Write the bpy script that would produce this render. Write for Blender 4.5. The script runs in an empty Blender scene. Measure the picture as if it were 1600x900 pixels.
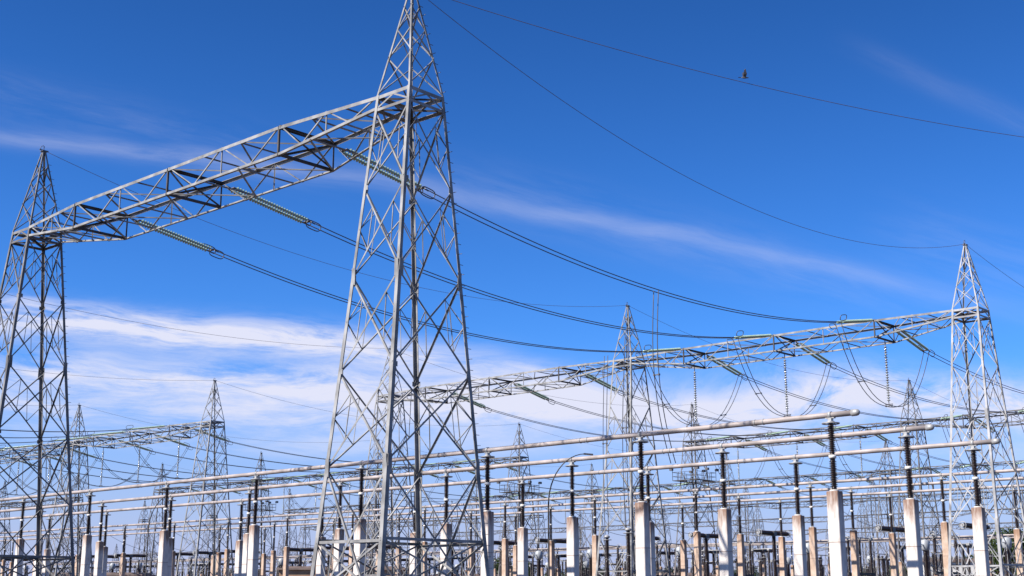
import bpy, math, random
from mathutils import Vector, Matrix
R = math.radians
random.seed(7)
C = bpy.context.scene.collection
SC = bpy.context.scene

# ------------------------------------------------------------------ camera
cam_d = bpy.data.cameras.new('camera'); cam = bpy.data.objects.new('camera', cam_d); C.objects.link(cam)
cam_d.sensor_width = 36.0; cam_d.lens = 46.35; cam_d.clip_end = 6000; cam_d.clip_start = 0.1
rt = Vector((.665883, -.746056, 0)); dn = Vector((.169292, .151100, -.973914)); fw = Vector((.726594, .648513, .226916))
cam.matrix_world = Matrix(((rt.x, -dn.x, -fw.x, 0), (rt.y, -dn.y, -fw.y, 0), (rt.z, -dn.z, -fw.z, 1.6), (0, 0, 0, 1)))
SC.camera = cam
SC.render.resolution_x, SC.render.resolution_y = 1024, 576

# ------------------------------------------------------------------ light and exposure
SC.view_settings.view_transform = 'Standard'; SC.view_settings.look = 'None'
SC.view_settings.gamma = 1; SC.view_settings.use_curve_mapping = False
SC.view_settings.exposure = 0.92
SUN = Vector((-.86, .33, .80)).normalized()          # direction towards the sun
sun_d = bpy.data.lights.new('sun', 'SUN'); sun = bpy.data.objects.new('sun', sun_d); C.objects.link(sun)
sun_d.energy = 5.0; sun_d.angle = R(.5); sun_d.color = (1, .93, .84)
sun.rotation_euler = SUN.to_track_quat('Z', 'Y').to_euler()
sun.location = (0, 0, 60)
SKY_STRENGTH = 0.05

W = bpy.data.worlds.new('World'); SC.world = W; W.use_nodes = True
nt = W.node_tree; N = nt.nodes; L = nt.links
N.clear()
def nn(t, **k):
    n = N.new(t)
    for a, b in k.items(): setattr(n, a, b)
    return n
def put(sock, v):
    if isinstance(v, bpy.types.NodeSocket): L.new(v, sock)
    else: sock.default_value = v
def M(op, a, b=0.0, c=0.0, clamp=False):
    n = nn('ShaderNodeMath', operation=op); n.use_clamp = clamp
    put(n.inputs[0], a); put(n.inputs[1], b); put(n.inputs[2], c)
    return n.outputs[0]
def DOT(v, w):
    n = nn('ShaderNodeVectorMath', operation='DOT_PRODUCT'); put(n.inputs[0], v); n.inputs[1].default_value = w
    return n.outputs['Value']
def SMOOTH(x, lo, hi):
    n = nn('ShaderNodeMapRange', interpolation_type='SMOOTHSTEP'); put(n.inputs[0], x)
    n.inputs[1].default_value = lo; n.inputs[2].default_value = hi; n.inputs[3].default_value = 0; n.inputs[4].default_value = 1
    return n.outputs[0]
def NOISE(x, y, detail=6, rough=.55, seed=0.0, dist=0.0):
    cv = nn('ShaderNodeCombineXYZ'); put(cv.inputs[0], x); put(cv.inputs[1], y); cv.inputs[2].default_value = seed
    n = nn('ShaderNodeTexNoise'); L.new(cv.outputs[0], n.inputs['Vector']); n.inputs['Scale'].default_value = 1
    n.inputs['Detail'].default_value = detail; n.inputs['Roughness'].default_value = rough; n.inputs['Distortion'].default_value = dist
    return n.outputs['Fac']
sky = nn('ShaderNodeTexSky', sky_type='NISHITA'); sky.sun_disc = False
sky.sun_elevation = math.asin(SUN.z); sky.sun_rotation = math.atan2(SUN.x, SUN.y)
sky.altitude = 1200; sky.air_density = 1.0; sky.dust_density = .35; sky.ozone_density = 3.0
hsv = nn('ShaderNodeHueSaturation'); hsv.inputs['Saturation'].default_value = 1.25; L.new(sky.outputs[0], hsv.inputs['Color'])
tc = nn('ShaderNodeTexCoord'); nrm = nn('ShaderNodeVectorMath', operation='NORMALIZE'); L.new(tc.outputs['Generated'], nrm.inputs[0])
tint = nn('ShaderNodeMix', data_type='RGBA', blend_type='MULTIPLY'); tint.inputs[0].default_value = 1; L.new(hsv.outputs[0], tint.inputs[6])
tint.inputs[7].default_value = (.80, 1.27, 1.92, 1)
D = nrm.outputs[0]
dz_ = nn('ShaderNodeVectorMath', operation='DOT_PRODUCT'); L.new(D, dz_.inputs[0]); dz_.inputs[1].default_value = (0, 0, 1)
deep = M('SUBTRACT', 1, M('MULTIPLY', SMOOTH(dz_.outputs['Value'], .16, .52), .30))
tint2 = nn('ShaderNodeVectorMath', operation='SCALE'); L.new(tint.outputs[2], tint2.inputs[0]); L.new(deep, tint2.inputs['Scale'])
# compass bearing of the cloud field: a = sideways, b = upwards, both as tangents about the bearing of the yard's diagonal
fdot = M('MAXIMUM', DOT(D, (.746056, .665883, 0)), .08)
A = M('DIVIDE', DOT(D, (.665883, -.746056, 0)), fdot)
B = M('DIVIDE', DOT(D, (0, 0, 1)), fdot)
warp = M('SUBTRACT', NOISE(M('MULTIPLY', A, 6), M('MULTIPLY', B, 6), 3, .5, 3.1), .5)
def streak(a0, b0, a1, b1, w, amt, stretch=7, fine=60, seed=0.0, fade=.25, curl=.02, thr=(.3, .75), w2=None):
    dx, dy = a1 - a0, b1 - b0; ln = math.hypot(dx, dy); dx /= ln; dy /= ln
    pa = M('SUBTRACT', A, a0); pb = M('SUBTRACT', B, b0)
    s = M('DIVIDE', M('ADD', M('MULTIPLY', pa, dx), M('MULTIPLY', pb, dy)), ln)
    t = M('ADD', M('SUBTRACT', M('MULTIPLY', pb, dx), M('MULTIPLY', pa, dy)), M('MULTIPLY', warp, curl))
    ends = M('MULTIPLY', SMOOTH(s, -fade, fade), M('SUBTRACT', 1, SMOOTH(s, 1 - fade, 1 + fade)))
    tt = M('DIVIDE', t, w)
    core = M('EXPONENT', M('MULTIPLY', M('MULTIPLY', tt, tt), -1))
    n = NOISE(M('MULTIPLY', s, fine * ln / stretch), M('MULTIPLY', t, fine), 9, .68, seed, .35)
    return M('MULTIPLY', M('MULTIPLY', M('MULTIPLY', core, ends), SMOOTH(n, *thr)), amt)
parts = [
    streak(-.45, .362, -.10, .318, .0075, .24, seed=1.3, thr=(.15, .7)),
    streak(-.45, .40, -.16, .33, .020, .09, seed=4.3),
    streak(-.12, .326, .34, .226, .008, .19, seed=2.7, fade=.3, thr=(.1, .7), curl=.03),
    streak(-.05, .322, .30, .222, .020, .11, seed=9.7, fade=.3),
    streak(-.46, .220, -.06, .182, .012, 1.25, stretch=6, fine=55, seed=5.1, thr=(.30, .66), curl=.03),
    streak(-.46, .205, -.16, .186, .012, .40, stretch=7, fine=60, seed=25.1, thr=(.3, .65), curl=.03),
    streak(-.46, .172, .03, .150, .016, 1.1, stretch=6, fine=45, seed=6.4, thr=(.28, .66), curl=.04),
    streak(-.46, .143, -.02, .132, .016, .85, stretch=6, fine=45, seed=8.2, thr=(.28, .66), curl=.04),
    streak(-.46, .118, .02, .112, .010, .45, stretch=6, fine=45, seed=28.2, thr=(.32, .7), curl=.04),
    streak(-.12, .182, .04, .166, .009, .55, stretch=6, fine=50, seed=3.4, thr=(.3, .7)),
    streak(-.05, .142, .42, .142, .020, 1.2, stretch=2.5, fine=34, seed=12.9, fade=.1, thr=(.28, .60), curl=.06),
    streak(.02, .112, .42, .105, .016, .55, stretch=4, fine=30, seed=15.2, thr=(.3, .75)),
    streak(.29, .432, .44, .352, .010, .06, seed=17.0, thr=(.15, .7)),
    streak(.30, .275, .46, .225, .03, .08, seed=19.0),
]
dens = parts[0]
for p in parts[1:]: dens = M('ADD', dens, p)
dens = M('MINIMUM', dens, .97)
low = M('MULTIPLY', M('SUBTRACT', 1, SMOOTH(B, .0, .19)), .97)         # thin pale air low in the sky
mixl = nn('ShaderNodeMix', data_type='RGBA'); L.new(low, mixl.inputs[0]); L.new(tint2.outputs[0], mixl.inputs[6])
mixl.inputs[7].default_value = (5.0, 5.5, 8.4, 1)
mix = nn('ShaderNodeMix', data_type='RGBA'); L.new(dens, mix.inputs[0]); L.new(mixl.outputs[2], mix.inputs[6])
mix.inputs[7].default_value = (8.3, 8.5, 10.2, 1)
bg = nn('ShaderNodeBackground'); L.new(mix.outputs[2], bg.inputs[0]); bg.inputs[1].default_value = SKY_STRENGTH
wo = nn('ShaderNodeOutputWorld'); L.new(bg.outputs[0], wo.inputs[0])

# ------------------------------------------------------------------ materials
def mat(name, col, rough=.6, metal=0.0, var=.15, scale=4.0, col2=None, spec=.5, detail=5, bump=0.0, contrast=(.35, .65)):
    m = bpy.data.materials.new(name); m.use_nodes = True; t = m.node_tree; b = t.nodes['Principled BSDF']
    b.inputs['Roughness'].default_value = rough; b.inputs['Metallic'].default_value = metal
    b.inputs['Specular IOR Level'].default_value = spec
    tcn = t.nodes.new('ShaderNodeTexCoord'); nz = t.nodes.new('ShaderNodeTexNoise'); nz.inputs['Scale'].default_value = scale
    nz.inputs['Detail'].default_value = detail; t.links.new(tcn.outputs['Object'], nz.inputs['Vector'])
    mr = t.nodes.new('ShaderNodeMapRange'); mr.inputs[1].default_value = contrast[0]; mr.inputs[2].default_value = contrast[1]
    t.links.new(nz.outputs['Fac'], mr.inputs[0])
    mx = t.nodes.new('ShaderNodeMix'); mx.data_type = 'RGBA'; t.links.new(mr.outputs[0], mx.inputs[0])
    c2 = col2 or tuple(min(1, c * (1 + var)) for c in col); c1 = col if col2 else tuple(c * (1 - var) for c in col)
    mx.inputs[6].default_value = (*c1, 1); mx.inputs[7].default_value = (*c2, 1)
    t.links.new(mx.outputs[2], b.inputs['Base Color'])
    if bump:
        bp = t.nodes.new('ShaderNodeBump'); bp.inputs['Strength'].default_value = bump; t.links.new(nz.outputs['Fac'], bp.inputs['Height'])
        t.links.new(bp.outputs[0], b.inputs['Normal'])
    return m
galv = mat('galvanised_steel', (.23, .23, .23), .6, 0, .34, 1.3, spec=.1)
galv_bright = mat('bright_steel', (.285, .285, .29), .55, 0, .3, 1.1, spec=.2)  # lighter steel tone for the right end tower of the second row
galv_mid = mat('shade_toned_steel', (.155, .155, .16), .62, 0, .35, 1.1, spec=.1)  # darker copy for the left tower, its shaded look put into the colour
galv_old = mat('older_grey_steel', (.125, .122, .125), .65, 0, .35, .9, spec=.1)
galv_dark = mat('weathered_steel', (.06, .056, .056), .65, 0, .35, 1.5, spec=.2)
alum = mat('aluminium_tube', (.30, .262, .25), .5, 0, .28, .9, spec=.3)
alum_grey = mat('dull_aluminium', (.3, .3, .3), .5, .2, .2, 3)
wire_m = mat('stranded_conductor', (.085, .085, .095), .6, .3, .2, 3)
earth_m = mat('earth_wire_steel', (.13, .10, .11), .6, .2, .2, 3)
porcelain = mat('brown_porcelain', (.022, .014, .014), .28, 0, .3, 2)
glass_grey = mat('grey_glass_discs', (.20, .21, .21), .15, 0, .15, 9, spec=.8)
glass_m = mat('pale_green_glass', (.28, .38, .29), .14, 0, .15, 9, spec=.9)
iron = mat('cast_iron_fitting', (.11, .11, .12), .55, .5, .2, 4)
flange_m = mat('pale_cement_flange', (.62, .60, .56), .6, .1, .1, 4)
soil = mat('dry_gravel_soil', (.065, .048, .036), .95, 0, .3, .35, col2=(.10, .075, .055), bump=.3)
wall_m = mat('ochre_render', (.27, .16, .10), .9, 0, .2, .6, col2=(.36, .24, .16))
wall_w = mat('white_render', (.72, .71, .68), .8, 0, .08, .5)
roof_m = mat('corrugated_roof', (.20, .15, .13), .6, .1, .2, .8)
dark_m = mat('dark_window_glass', (.02, .025, .03), .15, 0, .1, 2)
bark_m = mat('brown_bark', (.10, .07, .05), .9, 0, .3, 6)
leaf_m = mat('green_leaves', (.022, .040, .013), .7, 0, .2, .5, col2=(.055, .078, .024), spec=.2)
blue_tank = mat('grey_tank_paint', (.30, .32, .34), .45, 0, .12, 2)
def concrete_mat(name, c1, c2, stain, amount):
    m = mat(name, c1, .85, 0, .1, 2.2, col2=c2, bump=.15, contrast=(.3, .7)); t = m.node_tree; b = t.nodes['Principled BSDF']
    base = b.inputs['Base Color'].links[0].from_socket
    tcn = t.nodes.new('ShaderNodeTexCoord'); mp = t.nodes.new('ShaderNodeMapping'); mp.inputs['Scale'].default_value = (7, 7, 1.1)
    oi = t.nodes.new('ShaderNodeObjectInfo'); va = t.nodes.new('ShaderNodeVectorMath'); va.operation = 'MULTIPLY_ADD'
    t.links.new(tcn.outputs['Object'], va.inputs[0]); va.inputs[1].default_value = (1, 1, 1)
    cb = t.nodes.new('ShaderNodeCombineXYZ'); mm = t.nodes.new('ShaderNodeMath'); mm.operation = 'MULTIPLY'; mm.inputs[1].default_value = 90
    t.links.new(oi.outputs['Random'], mm.inputs[0]); t.links.new(mm.outputs[0], cb.inputs[0]); t.links.new(cb.outputs[0], va.inputs[2])
    t.links.new(va.outputs[0], mp.inputs['Vector'])
    nz = t.nodes.new('ShaderNodeTexNoise'); nz.inputs['Scale'].default_value = 1; nz.inputs['Detail'].default_value = 10; nz.inputs['Roughness'].default_value = .68
    t.links.new(mp.outputs[0], nz.inputs['Vector'])
    sep = t.nodes.new('ShaderNodeSeparateXYZ'); t.links.new(tcn.outputs['Object'], sep.inputs[0])
    top = t.nodes.new('ShaderNodeMapRange'); top.inputs[1].default_value = -1.3; top.inputs[2].default_value = 0.0   # rust runs start under the cap (object origin is the column top)
    top.inputs[3].default_value = 0; top.inputs[4].default_value = .42; t.links.new(sep.outputs[2], top.inputs[0])
    ad = t.nodes.new('ShaderNodeMath'); ad.operation = 'ADD'; t.links.new(nz.outputs['Fac'], ad.inputs[0]); t.links.new(top.outputs[0], ad.inputs[1])
    mr = t.nodes.new('ShaderNodeMapRange'); mr.inputs[1].default_value = .52; mr.inputs[2].default_value = .92; mr.inputs[4].default_value = amount
    t.links.new(ad.outputs[0], mr.inputs[0])
    mx = t.nodes.new('ShaderNodeMix'); mx.data_type = 'RGBA'; t.links.new(mr.outputs[0], mx.inputs[0]); t.links.new(base, mx.inputs[6])
    mx.inputs[7].default_value = (*stain, 1); t.links.new(mx.outputs[2], b.inputs['Base Color'])
    return m
conc = concrete_mat('pale_concrete', (.50, .455, .42), (.63, .59, .555), (.17, .085, .05), .9)
conc_brown = concrete_mat('rust_stained_concrete', (.36, .25, .18), (.50, .39, .31), (.22, .12, .07), .9)
seam_m = mat('column_joint_grime', (.22, .15, .12), .9)

# ------------------------------------------------------------------ mesh building
class MB:
    def __init__(s): s.v = []; s.f = []; s.sm = []
    def add(s, vs, fs, smooth=False):
        o = len(s.v); s.v += [tuple(v) for v in vs]; s.f += [tuple(i + o for i in f) for f in fs]; s.sm += [smooth] * len(fs)
    def angle(s, p0, p1, w, n, t=None, flip=1, ext=0.0):
        # rolled steel angle: corner line p0-p1, one flange lies square to n, the other points along -n
        p0, p1 = Vector(p0), Vector(p1); d = (p1 - p0).normalized(); n = Vector(n); u = (n - d * n.dot(d)).normalized(); v = d.cross(u) * flip
        t = t or max(.012, w * .12)
        prof = [(0, 0), (w, 0), (w, -t), (t, -t), (t, -w), (0, -w)]
        vs = [p + v * a + u * b for p in (p0 - d * ext, p1 + d * ext) for a, b in prof]
        fs = [(i, (i + 1) % 6, 6 + (i + 1) % 6, 6 + i) for i in range(6)] + [tuple(range(5, -1, -1)), tuple(range(6, 12))]
        s.add(vs, fs)
    def box(s, c, sx, sy, sz):
        c = Vector(c); vs = [c + Vector((x * sx / 2, y * sy / 2, z * sz / 2)) for z in (-1, 1) for x, y in ((-1, -1), (1, -1), (1, 1), (-1, 1))]
        s.add(vs, [(3, 2, 1, 0), (4, 5, 6, 7), (0, 1, 5, 4), (1, 2, 6, 5), (2, 3, 7, 6), (3, 0, 4, 7)])
    def bar(s, p0, p1, w, h, up=(0, 0, 1)):
        p0, p1 = Vector(p0), Vector(p1); d = (p1 - p0).normalized(); up = Vector(up)
        if abs(d.dot(up)) > .98: up = Vector((1, 0, 0))
        x = d.cross(up).normalized(); y = x.cross(d)
        vs = [p + x * a * w / 2 + y * b * h / 2 for p in (p0, p1) for a, b in ((-1, -1), (1, -1), (1, 1), (-1, 1))]
        s.add(vs, [(3, 2, 1, 0), (4, 5, 6, 7), (0, 1, 5, 4), (1, 2, 6, 5), (2, 3, 7, 6), (3, 0, 4, 7)])
    def tube(s, pts, r, n=6, closed=False, caps=True):
        pts = [Vector(p) for p in pts]; k = len(pts); vs = []; rs = r if isinstance(r, (list, tuple)) else [r] * k
        ref = None
        for i, p in enumerate(pts):
            if closed: d = pts[(i + 1) % k] - pts[i - 1]
            else: d = pts[min(i + 1, k - 1)] - pts[max(i - 1, 0)]
            d.normalize()
            if ref is None: ref = Vector((0, 0, 1)) if abs(d.z) < .9 else Vector((1, 0, 0))
            x = (ref - d * ref.dot(d)).normalized(); y = d.cross(x); ref = x
            vs += [p + (x * math.cos(2 * math.pi * j / n) + y * math.sin(2 * math.pi * j / n)) * rs[i] for j in range(n)]
        fs = []
        for i in range(k if closed else k - 1):
            a, b = i * n, ((i + 1) % k) * n
            fs += [(a + j, a + (j + 1) % n, b + (j + 1) % n, b + j) for j in range(n)]
        s.add(vs, fs, True)
        if caps and not closed:
            o = len(s.v) - k * n
            s.f += [tuple(o + j for j in range(n - 1, -1, -1)), tuple(o + (k - 1) * n + j for j in range(n))]; s.sm += [False, False]
    def lathe(s, prof, base=(0, 0, 0), axis='Z', n=12, smooth=True):
        b = Vector(base); vs = []
        for r, h in prof:
            for j in range(n):
                c, q = r * math.cos(2 * math.pi * j / n), r * math.sin(2 * math.pi * j / n)
                vs.append(b + (Vector((c, q, h)) if axis == 'Z' else Vector((h, c, q)) if axis == 'X' else Vector((q, h, c))))
        k = len(prof); fs = [(i * n + j, i * n + (j + 1) % n, (i + 1) * n + (j + 1) % n, (i + 1) * n + j) for i in range(k - 1) for j in range(n)]
        s.add(vs, fs, smooth)
        o = len(s.v) - k * n
        s.f += [tuple(o + j for j in range(n - 1, -1, -1)), tuple(o + (k - 1) * n + j for j in range(n))]; s.sm += [False, False]
    def mesh(s, name, m):
        me = bpy.data.meshes.new(name); me.from_pydata(s.v, [], s.f); me.polygons.foreach_set('use_smooth', s.sm)
        me.materials.append(m); me.update(); return me
    def build(s, name, m, parent=None, loc=None):
        o = bpy.data.objects.new(name, s.mesh(name, m)); C.objects.link(o)
        if parent: o.parent = parent
        if loc: o.location = loc
        return o
def tag(o, label, cat, group=None):
    o['label'] = label; o['category'] = cat; o['kind'] = 'thing'
    if group: o['group'] = group
    return o
def empty(name, loc=(0, 0, 0), rz=0, ry=0):
    o = bpy.data.objects.new(name, None); C.objects.link(o); o.location = loc; o.rotation_euler = (0, ry, rz); o.empty_display_size = .3
    return o
KIDS = {}
def kids(o):
    return [c for c in KIDS.get(o.name, [])]
def reg(o):
    # remembers the direct children of a finished prototype (two levels)
    KIDS[o.name] = [c for c in bpy.data.objects if c.parent == o]
    for c in KIDS[o.name]: KIDS[c.name] = [g for g in bpy.data.objects if g.parent == c]
    return o
USED = set()
def place(proto, loc, rz=0, ry=0):
    # first placement moves the prototype itself, later ones copy it with its parts and sub-parts
    if proto.name not in USED:
        USED.add(proto.name); o = proto
    else:
        o = proto.copy(); C.objects.link(o)
        for ch in kids(proto):
            c = ch.copy(); C.objects.link(c); c.parent = o
            for g in kids(ch):
                d = g.copy(); C.objects.link(d); d.parent = c
    o.location = loc; o.rotation_euler = (0, ry, rz)
    return o
ORD = ['', 'second ', 'third ', 'fourth ', 'fifth ', 'sixth ', 'seventh ', 'eighth ', 'ninth ', 'tenth ', 'eleventh ', 'twelfth ', 'thirteenth ', 'fourteenth ', 'fifteenth ', 'sixteenth ', 'seventeenth ', 'eighteenth ', 'nineteenth ', 'twentieth '] + [f'twenty {q} ' for q in 'first second third fourth fifth sixth seventh eighth ninth'.split()]
F = 46.35 / 36
def px(p):
    # where a world point falls across the picture (0 left edge, 1 right edge), used only to leave out what cannot be seen
    d = Vector(p) - Vector((0, 0, 1.6)); z = d.dot(fw)
    return .5 + F * d.dot(rt) / z if z > 1 else -9

# ------------------------------------------------------------------ the ground
g = MB(); S = 5000
g.add([(-S, -S, 0), (S, -S, 0), (S, S, 0), (-S, S, 0)], [(0, 1, 2, 3)])
go = g.build('ground', soil); go['kind'] = 'structure'

# ------------------------------------------------------------------ lattice tower
BAY = 31.5; ROW = {'A': 36.05, 'B': 93.0, 'C': 150.0, 'D': 207.5, 'E': 264.5, 'F': 321.0}
COL = [37.9 + BAY * i for i in range(12)]
SLOPE = {'A': .0155, 'B': .0125}                                     # the two front rows run a little off square
def rx(r, y): return ROW[r] + SLOPE.get(r, 0) * (y - 37.9)
ZB = 22.0
def wid(z):
    if z <= ZB: return 2 + (ZB - z) * .1944, 2 + (ZB - z) * .0972
    w = .16 + (27 - z) * .368; return w, w
def corner(z, sx, sy):
    wx, wy = wid(z); return Vector((sx * wx / 2, sy * wy / 2, z))
def brace_panel(mb, a0, a1, b0, b1, n, w, w2, sub=True, off=.0):
    # a0-a1 lower edge, b0-b1 upper edge of a face panel (index 0 = one leg, 1 = the other)
    n = Vector(n)
    mb.angle(a0, b1, w, n, ext=-.05, flip=-1 if abs(n.y) > .5 else 1); mb.angle(a1 - n * (w * .35), b0 - n * (w * .35), w, n, flip=-1, ext=-.05)
    w0 = (a1 - a0).length; w1 = (b1 - b0).length; k = w1 / (w0 + w1)          # crossing, measured from the top
    X = b0.lerp(a1, k)
    if sub:
        for up, lo in ((b0, a0), (b1, a1)):
            p1 = X.lerp(up, .5); p2 = X.lerp(lo, .5)
            m = p1.lerp(p2, .5); leg = up.lerp(lo, .5 * (k + .5))
            for q0, q1 in ((p1, p2), (p1, leg), (p2, leg)):
                mb.angle(q0 - n * (w * .9), q1 - n * (w * .9), w2, n, t=.012)
    return X
def make_tower(name, detail=True, galv=galv):
    root = empty(name)
    lev = [.35, 6.4, 10.2, 14.1, 17.9, ZB - .62]
    for sx in (-1, 1):
        for sy in (-1, 1):
            m = MB()
            seq = [(.0, 6.4, .19), (6.4, 14.1, .17), (14.1, ZB, .145), (ZB, 26.9, .09)]
            for z0, z1, w in seq:
                # the corner of the angle is the tower's edge; flanges run along both faces
                p0, p1 = corner(z0, sx, sy), corner(z1, sx, sy)
                d = (p1 - p0).normalized(); fx = Vector((-sx, 0, 0)); fy = Vector((0, -sy, 0))
                t = max(.016, w * .11)
                vs = []
                for p in (p0, p1):
                    vs += [p, p + fx * w, p + fx * w + fy * t, p + fx * t + fy * t, p + fx * t + fy * w, p + fy * w]
                fs = [(i, (i + 1) % 6, 6 + (i + 1) % 6, 6 + i) for i in range(6)] + [tuple(range(5, -1, -1)), tuple(range(6, 12))]
                if sx * sy < 0: fs = [tuple(reversed(f)) for f in fs]
                m.add(vs, fs)
            # splice plates
            for z in (6.4, 14.1):
                p = corner(z, sx, sy); m.box(p + Vector((-sx * .13, sy * .012, 0)), .2, .02, .7); m.box(p + Vector((sx * .012, -sy * .13, 0)), .02, .2, .7)
            m.build('leg', galv, root)
            if detail:
                q = corner(0, sx, sy); fo = MB(); fo.box(q + Vector((-sx * .05, -sy * .05, .1)), .8, .8, .35); fo.build('footing', conc, root)
    faces = [((-1, 1), (-1, -1), (-1, 0, 0)), ((-1, -1), (1, -1), (0, -1, 0)), ((1, -1), (1, 1), (1, 0, 0)), ((1, 1), (-1, 1), (0, 1, 0))]
    for (c0, c1, n) in faces:
        m = MB(); nv = Vector(n) * -.03
        for i in range(len(lev) - 1):
            z0, z1 = lev[i], lev[i + 1]
            a0, a1, b0, b1 = [corner(z, *c) + nv for z, c in ((z0, c0), (z0, c1), (z1, c0), (z1, c1))]
            X = brace_panel(m, a0, a1, b0, b1, n, (.076 if i < 3 else .064), .032, sub=True)
            if i == 0:
                zc = X.z; e0, e1 = corner(zc, *c0) + nv * 1.5, corner(zc, *c1) + nv * 1.5
                m.angle(e0, e1, .11, n)
                m.angle(e0 + Vector(n) * .0 + nv * 2, X.lerp(a1, .5) + nv * 3, .07, n); m.angle(e1 + nv * 2, X.lerp(a0, .5) + nv * 3, .07, n)
        if detail:
            for z in lev[1:-1]:
                for c_, o_ in ((c0, c1), (c1, c0)):
                    p = corner(z, *c_) + nv * .2; q = (corner(z, *o_) - corner(z, *c_)).normalized(); m.bar(p + q * .04, p + q * .24, .2, .012, n)
        # seat of the beam: horizontals at the top and bottom chord levels and a small cross between them
        for z, w in ((ZB - .02, .15), (ZB - .6, .12)):
            m.angle(corner(z, *c0) + nv * .4, corner(z, *c1) + nv * .4, w, n)
        a0, a1, b0, b1 = [corner(z, *c) + nv for z, c in ((ZB - .58, c0), (ZB - .58, c1), (ZB - .1, c0), (ZB - .1, c1))]
        m.angle(a0, (b0 + b1) / 2, .07, n); m.angle((b0 + b1) / 2, a1, .07, n)
        m.build('face_bracing', galv, root)
        m = MB(); pk = [ZB + .1, 23.7, 25.0, 26.1]
        for i in range(3):
            z0, z1 = pk[i], pk[i + 1]
            a0, a1, b0, b1 = [corner(z, *c) + nv * .5 for z, c in ((z0, c0), (z0, c1), (z1, c0), (z1, c1))]
            if i % 2: a0, a1, b0, b1 = a1, a0, b1, b0
            m.angle(a0, b1, .05, n); m.angle(a1 + nv, b0 + nv, .05, n, flip=-1)
        m.build('peak_bracing', galv, root)
    m = MB()
    # plan bracing at the beam seat
    for z in (ZB - .05, ZB - .55):
        m.angle(corner(z, -1, -1), corner(z, 1, 1), .09, (0, 0, 1)); m.angle(corner(z - .02, 1, -1), corner(z - .02, -1, 1), .09, (0, 0, 1))
    m.build('seat_bracing', galv_dark, root)
    m = MB(); m.box((0, 0, 26.93), .34, .30, .05); m.bar((0, 0, 26.9), (-.02, 0, 27.22), .03, .03); m.bar((-.28, 0, 27.0), (.28, 0, 27.0), .05, .05)
    m.tube([(-.22, 0, 27.0), (-.2, 0, 27.2), (-.05, 0, 27.28), (.03, 0, 27.2)], .018, 5)
    m.build('earth_wire_bracket', iron, root)
    if detail:
        for k in range(56):
            z = 2.2 + k * .435; p = corner(z, 1, -1); d = Vector((1, 0, 0)) if k % 2 else Vector((0, -1, 0))
            m = MB(); m.bar(p, p + d * .17, .02, .02); m.build('step_bolt', iron, root)
    return reg(root)

# ------------------------------------------------------------------ lattice beam, local origin at one tower's axis, runs along +Y
PH = [6.9, 15.7, 24.5]
def make_beam(galv=galv):
    root = empty('lattice_beam')
    ys = [.98, 2.6, 4.0, 5.5, 6.9, 9.1, 11.3, 13.5, 15.7, 17.9, 20.1, 22.3, 24.5, 26.0, 27.5, 28.9, 30.52]
    def node(y, side, bottom):
        k = min(1, min(y - .98, 30.52 - y) / 5.92); w = 1.0 + .6 * k; d = .6 + .78 * k
        if abs(y) < 0: d = .6
        return Vector((side * w + .06 * k, y, ZB - (d if bottom else 0)))
    for side in (-1, 1):
        for bottom in (0, 1):
            m = MB(); key = [.98, 6.9, 24.6, 30.52]
            for a, b in zip(key[:-1], key[1:]):
                p, q = node(a, side, bottom), node(b, side, bottom)
                w = .15 if not bottom else .12
                fx = Vector((-side, 0, 0)); fz = Vector((0, 0, 1 if bottom else -1)); t = .02
                vs = []
                for r_ in (p, q): vs += [r_, r_ + fx * w, r_ + fx * w + fz * t, r_ + fx * t + fz * t, r_ + fx * t + fz * w, r_ + fz * w]
                fs = [(i, (i + 1) % 6, 6 + (i + 1) % 6, 6 + i) for i in range(6)] + [tuple(range(5, -1, -1)), tuple(range(6, 12))]
                m.add(vs, fs)
            m.build('chord', galv, root)
    for side in (-1, 1):
        m = MB(); n = (side, 0, 0); off = Vector((-side * .03, 0, 0))
        for i in range(len(ys) - 1):
            b0, b1 = (i % 2), ((i + 1) % 2)
            m.angle(node(ys[i], side, b0) + off, node(ys[i + 1], side, b1) + off, .055, n)
        for y in (4.0, 11.3, 20.1, 27.5): m.angle(node(y, side, 0) + off * 2, node(y, side, 1) + off * 2, .05, n)
        m.build('side_bracing', galv, root)
    for bottom in (0, 1):
        m = MB(); n = (0, 0, -1 if bottom else 1); off = Vector((0, 0, .03 if bottom else -.03))
        st = [.98, 2.9, 4.9, 6.9, 9.83, 12.77, 15.7, 18.63, 21.57, 24.5, 26.5, 28.5, 30.52]
        for i in range(len(st) - 1):
            s0 = -1 if i % 2 == 0 else 1
            m.angle(node(st[i], s0, bottom) + off, node(st[i + 1], -s0, bottom) + off, .065, n)
            if st[i] not in PH and i: m.angle(node(st[i], -1, bottom) + off * 2, node(st[i], 1, bottom) + off * 2, .06, n)
        m.build('bottom_bracing' if bottom else 'top_bracing', galv, root)
    for y in PH:
        m = MB(); tl, tr, bl, br = node(y, -1, 0), node(y, 1, 0), node(y, -1, 1), node(y, 1, 1)
        dz = Vector((0, 0, -.02)); ey = Vector((0, .12, 0))
        for e in (-ey * .7, ey * .7): m.angle(tl + dz + e, tr + dz + e, .10, (0, 0, 1))
        m.angle(bl - dz, br - dz, .12, (0, 0, -1)); m.angle(tl, bl, .09, (-1, 0, 0)); m.angle(tr, br, .09, (1, 0, 0), flip=-1)
        m.angle(tl + dz, br - dz, .10, (0, 1, 0)); m.angle(tr + dz + ey * .3, bl - dz + ey * .3, .10, (0, 1, 0))
        m.build('cross_frame', galv_dark, root)
    return reg(root)

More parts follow.
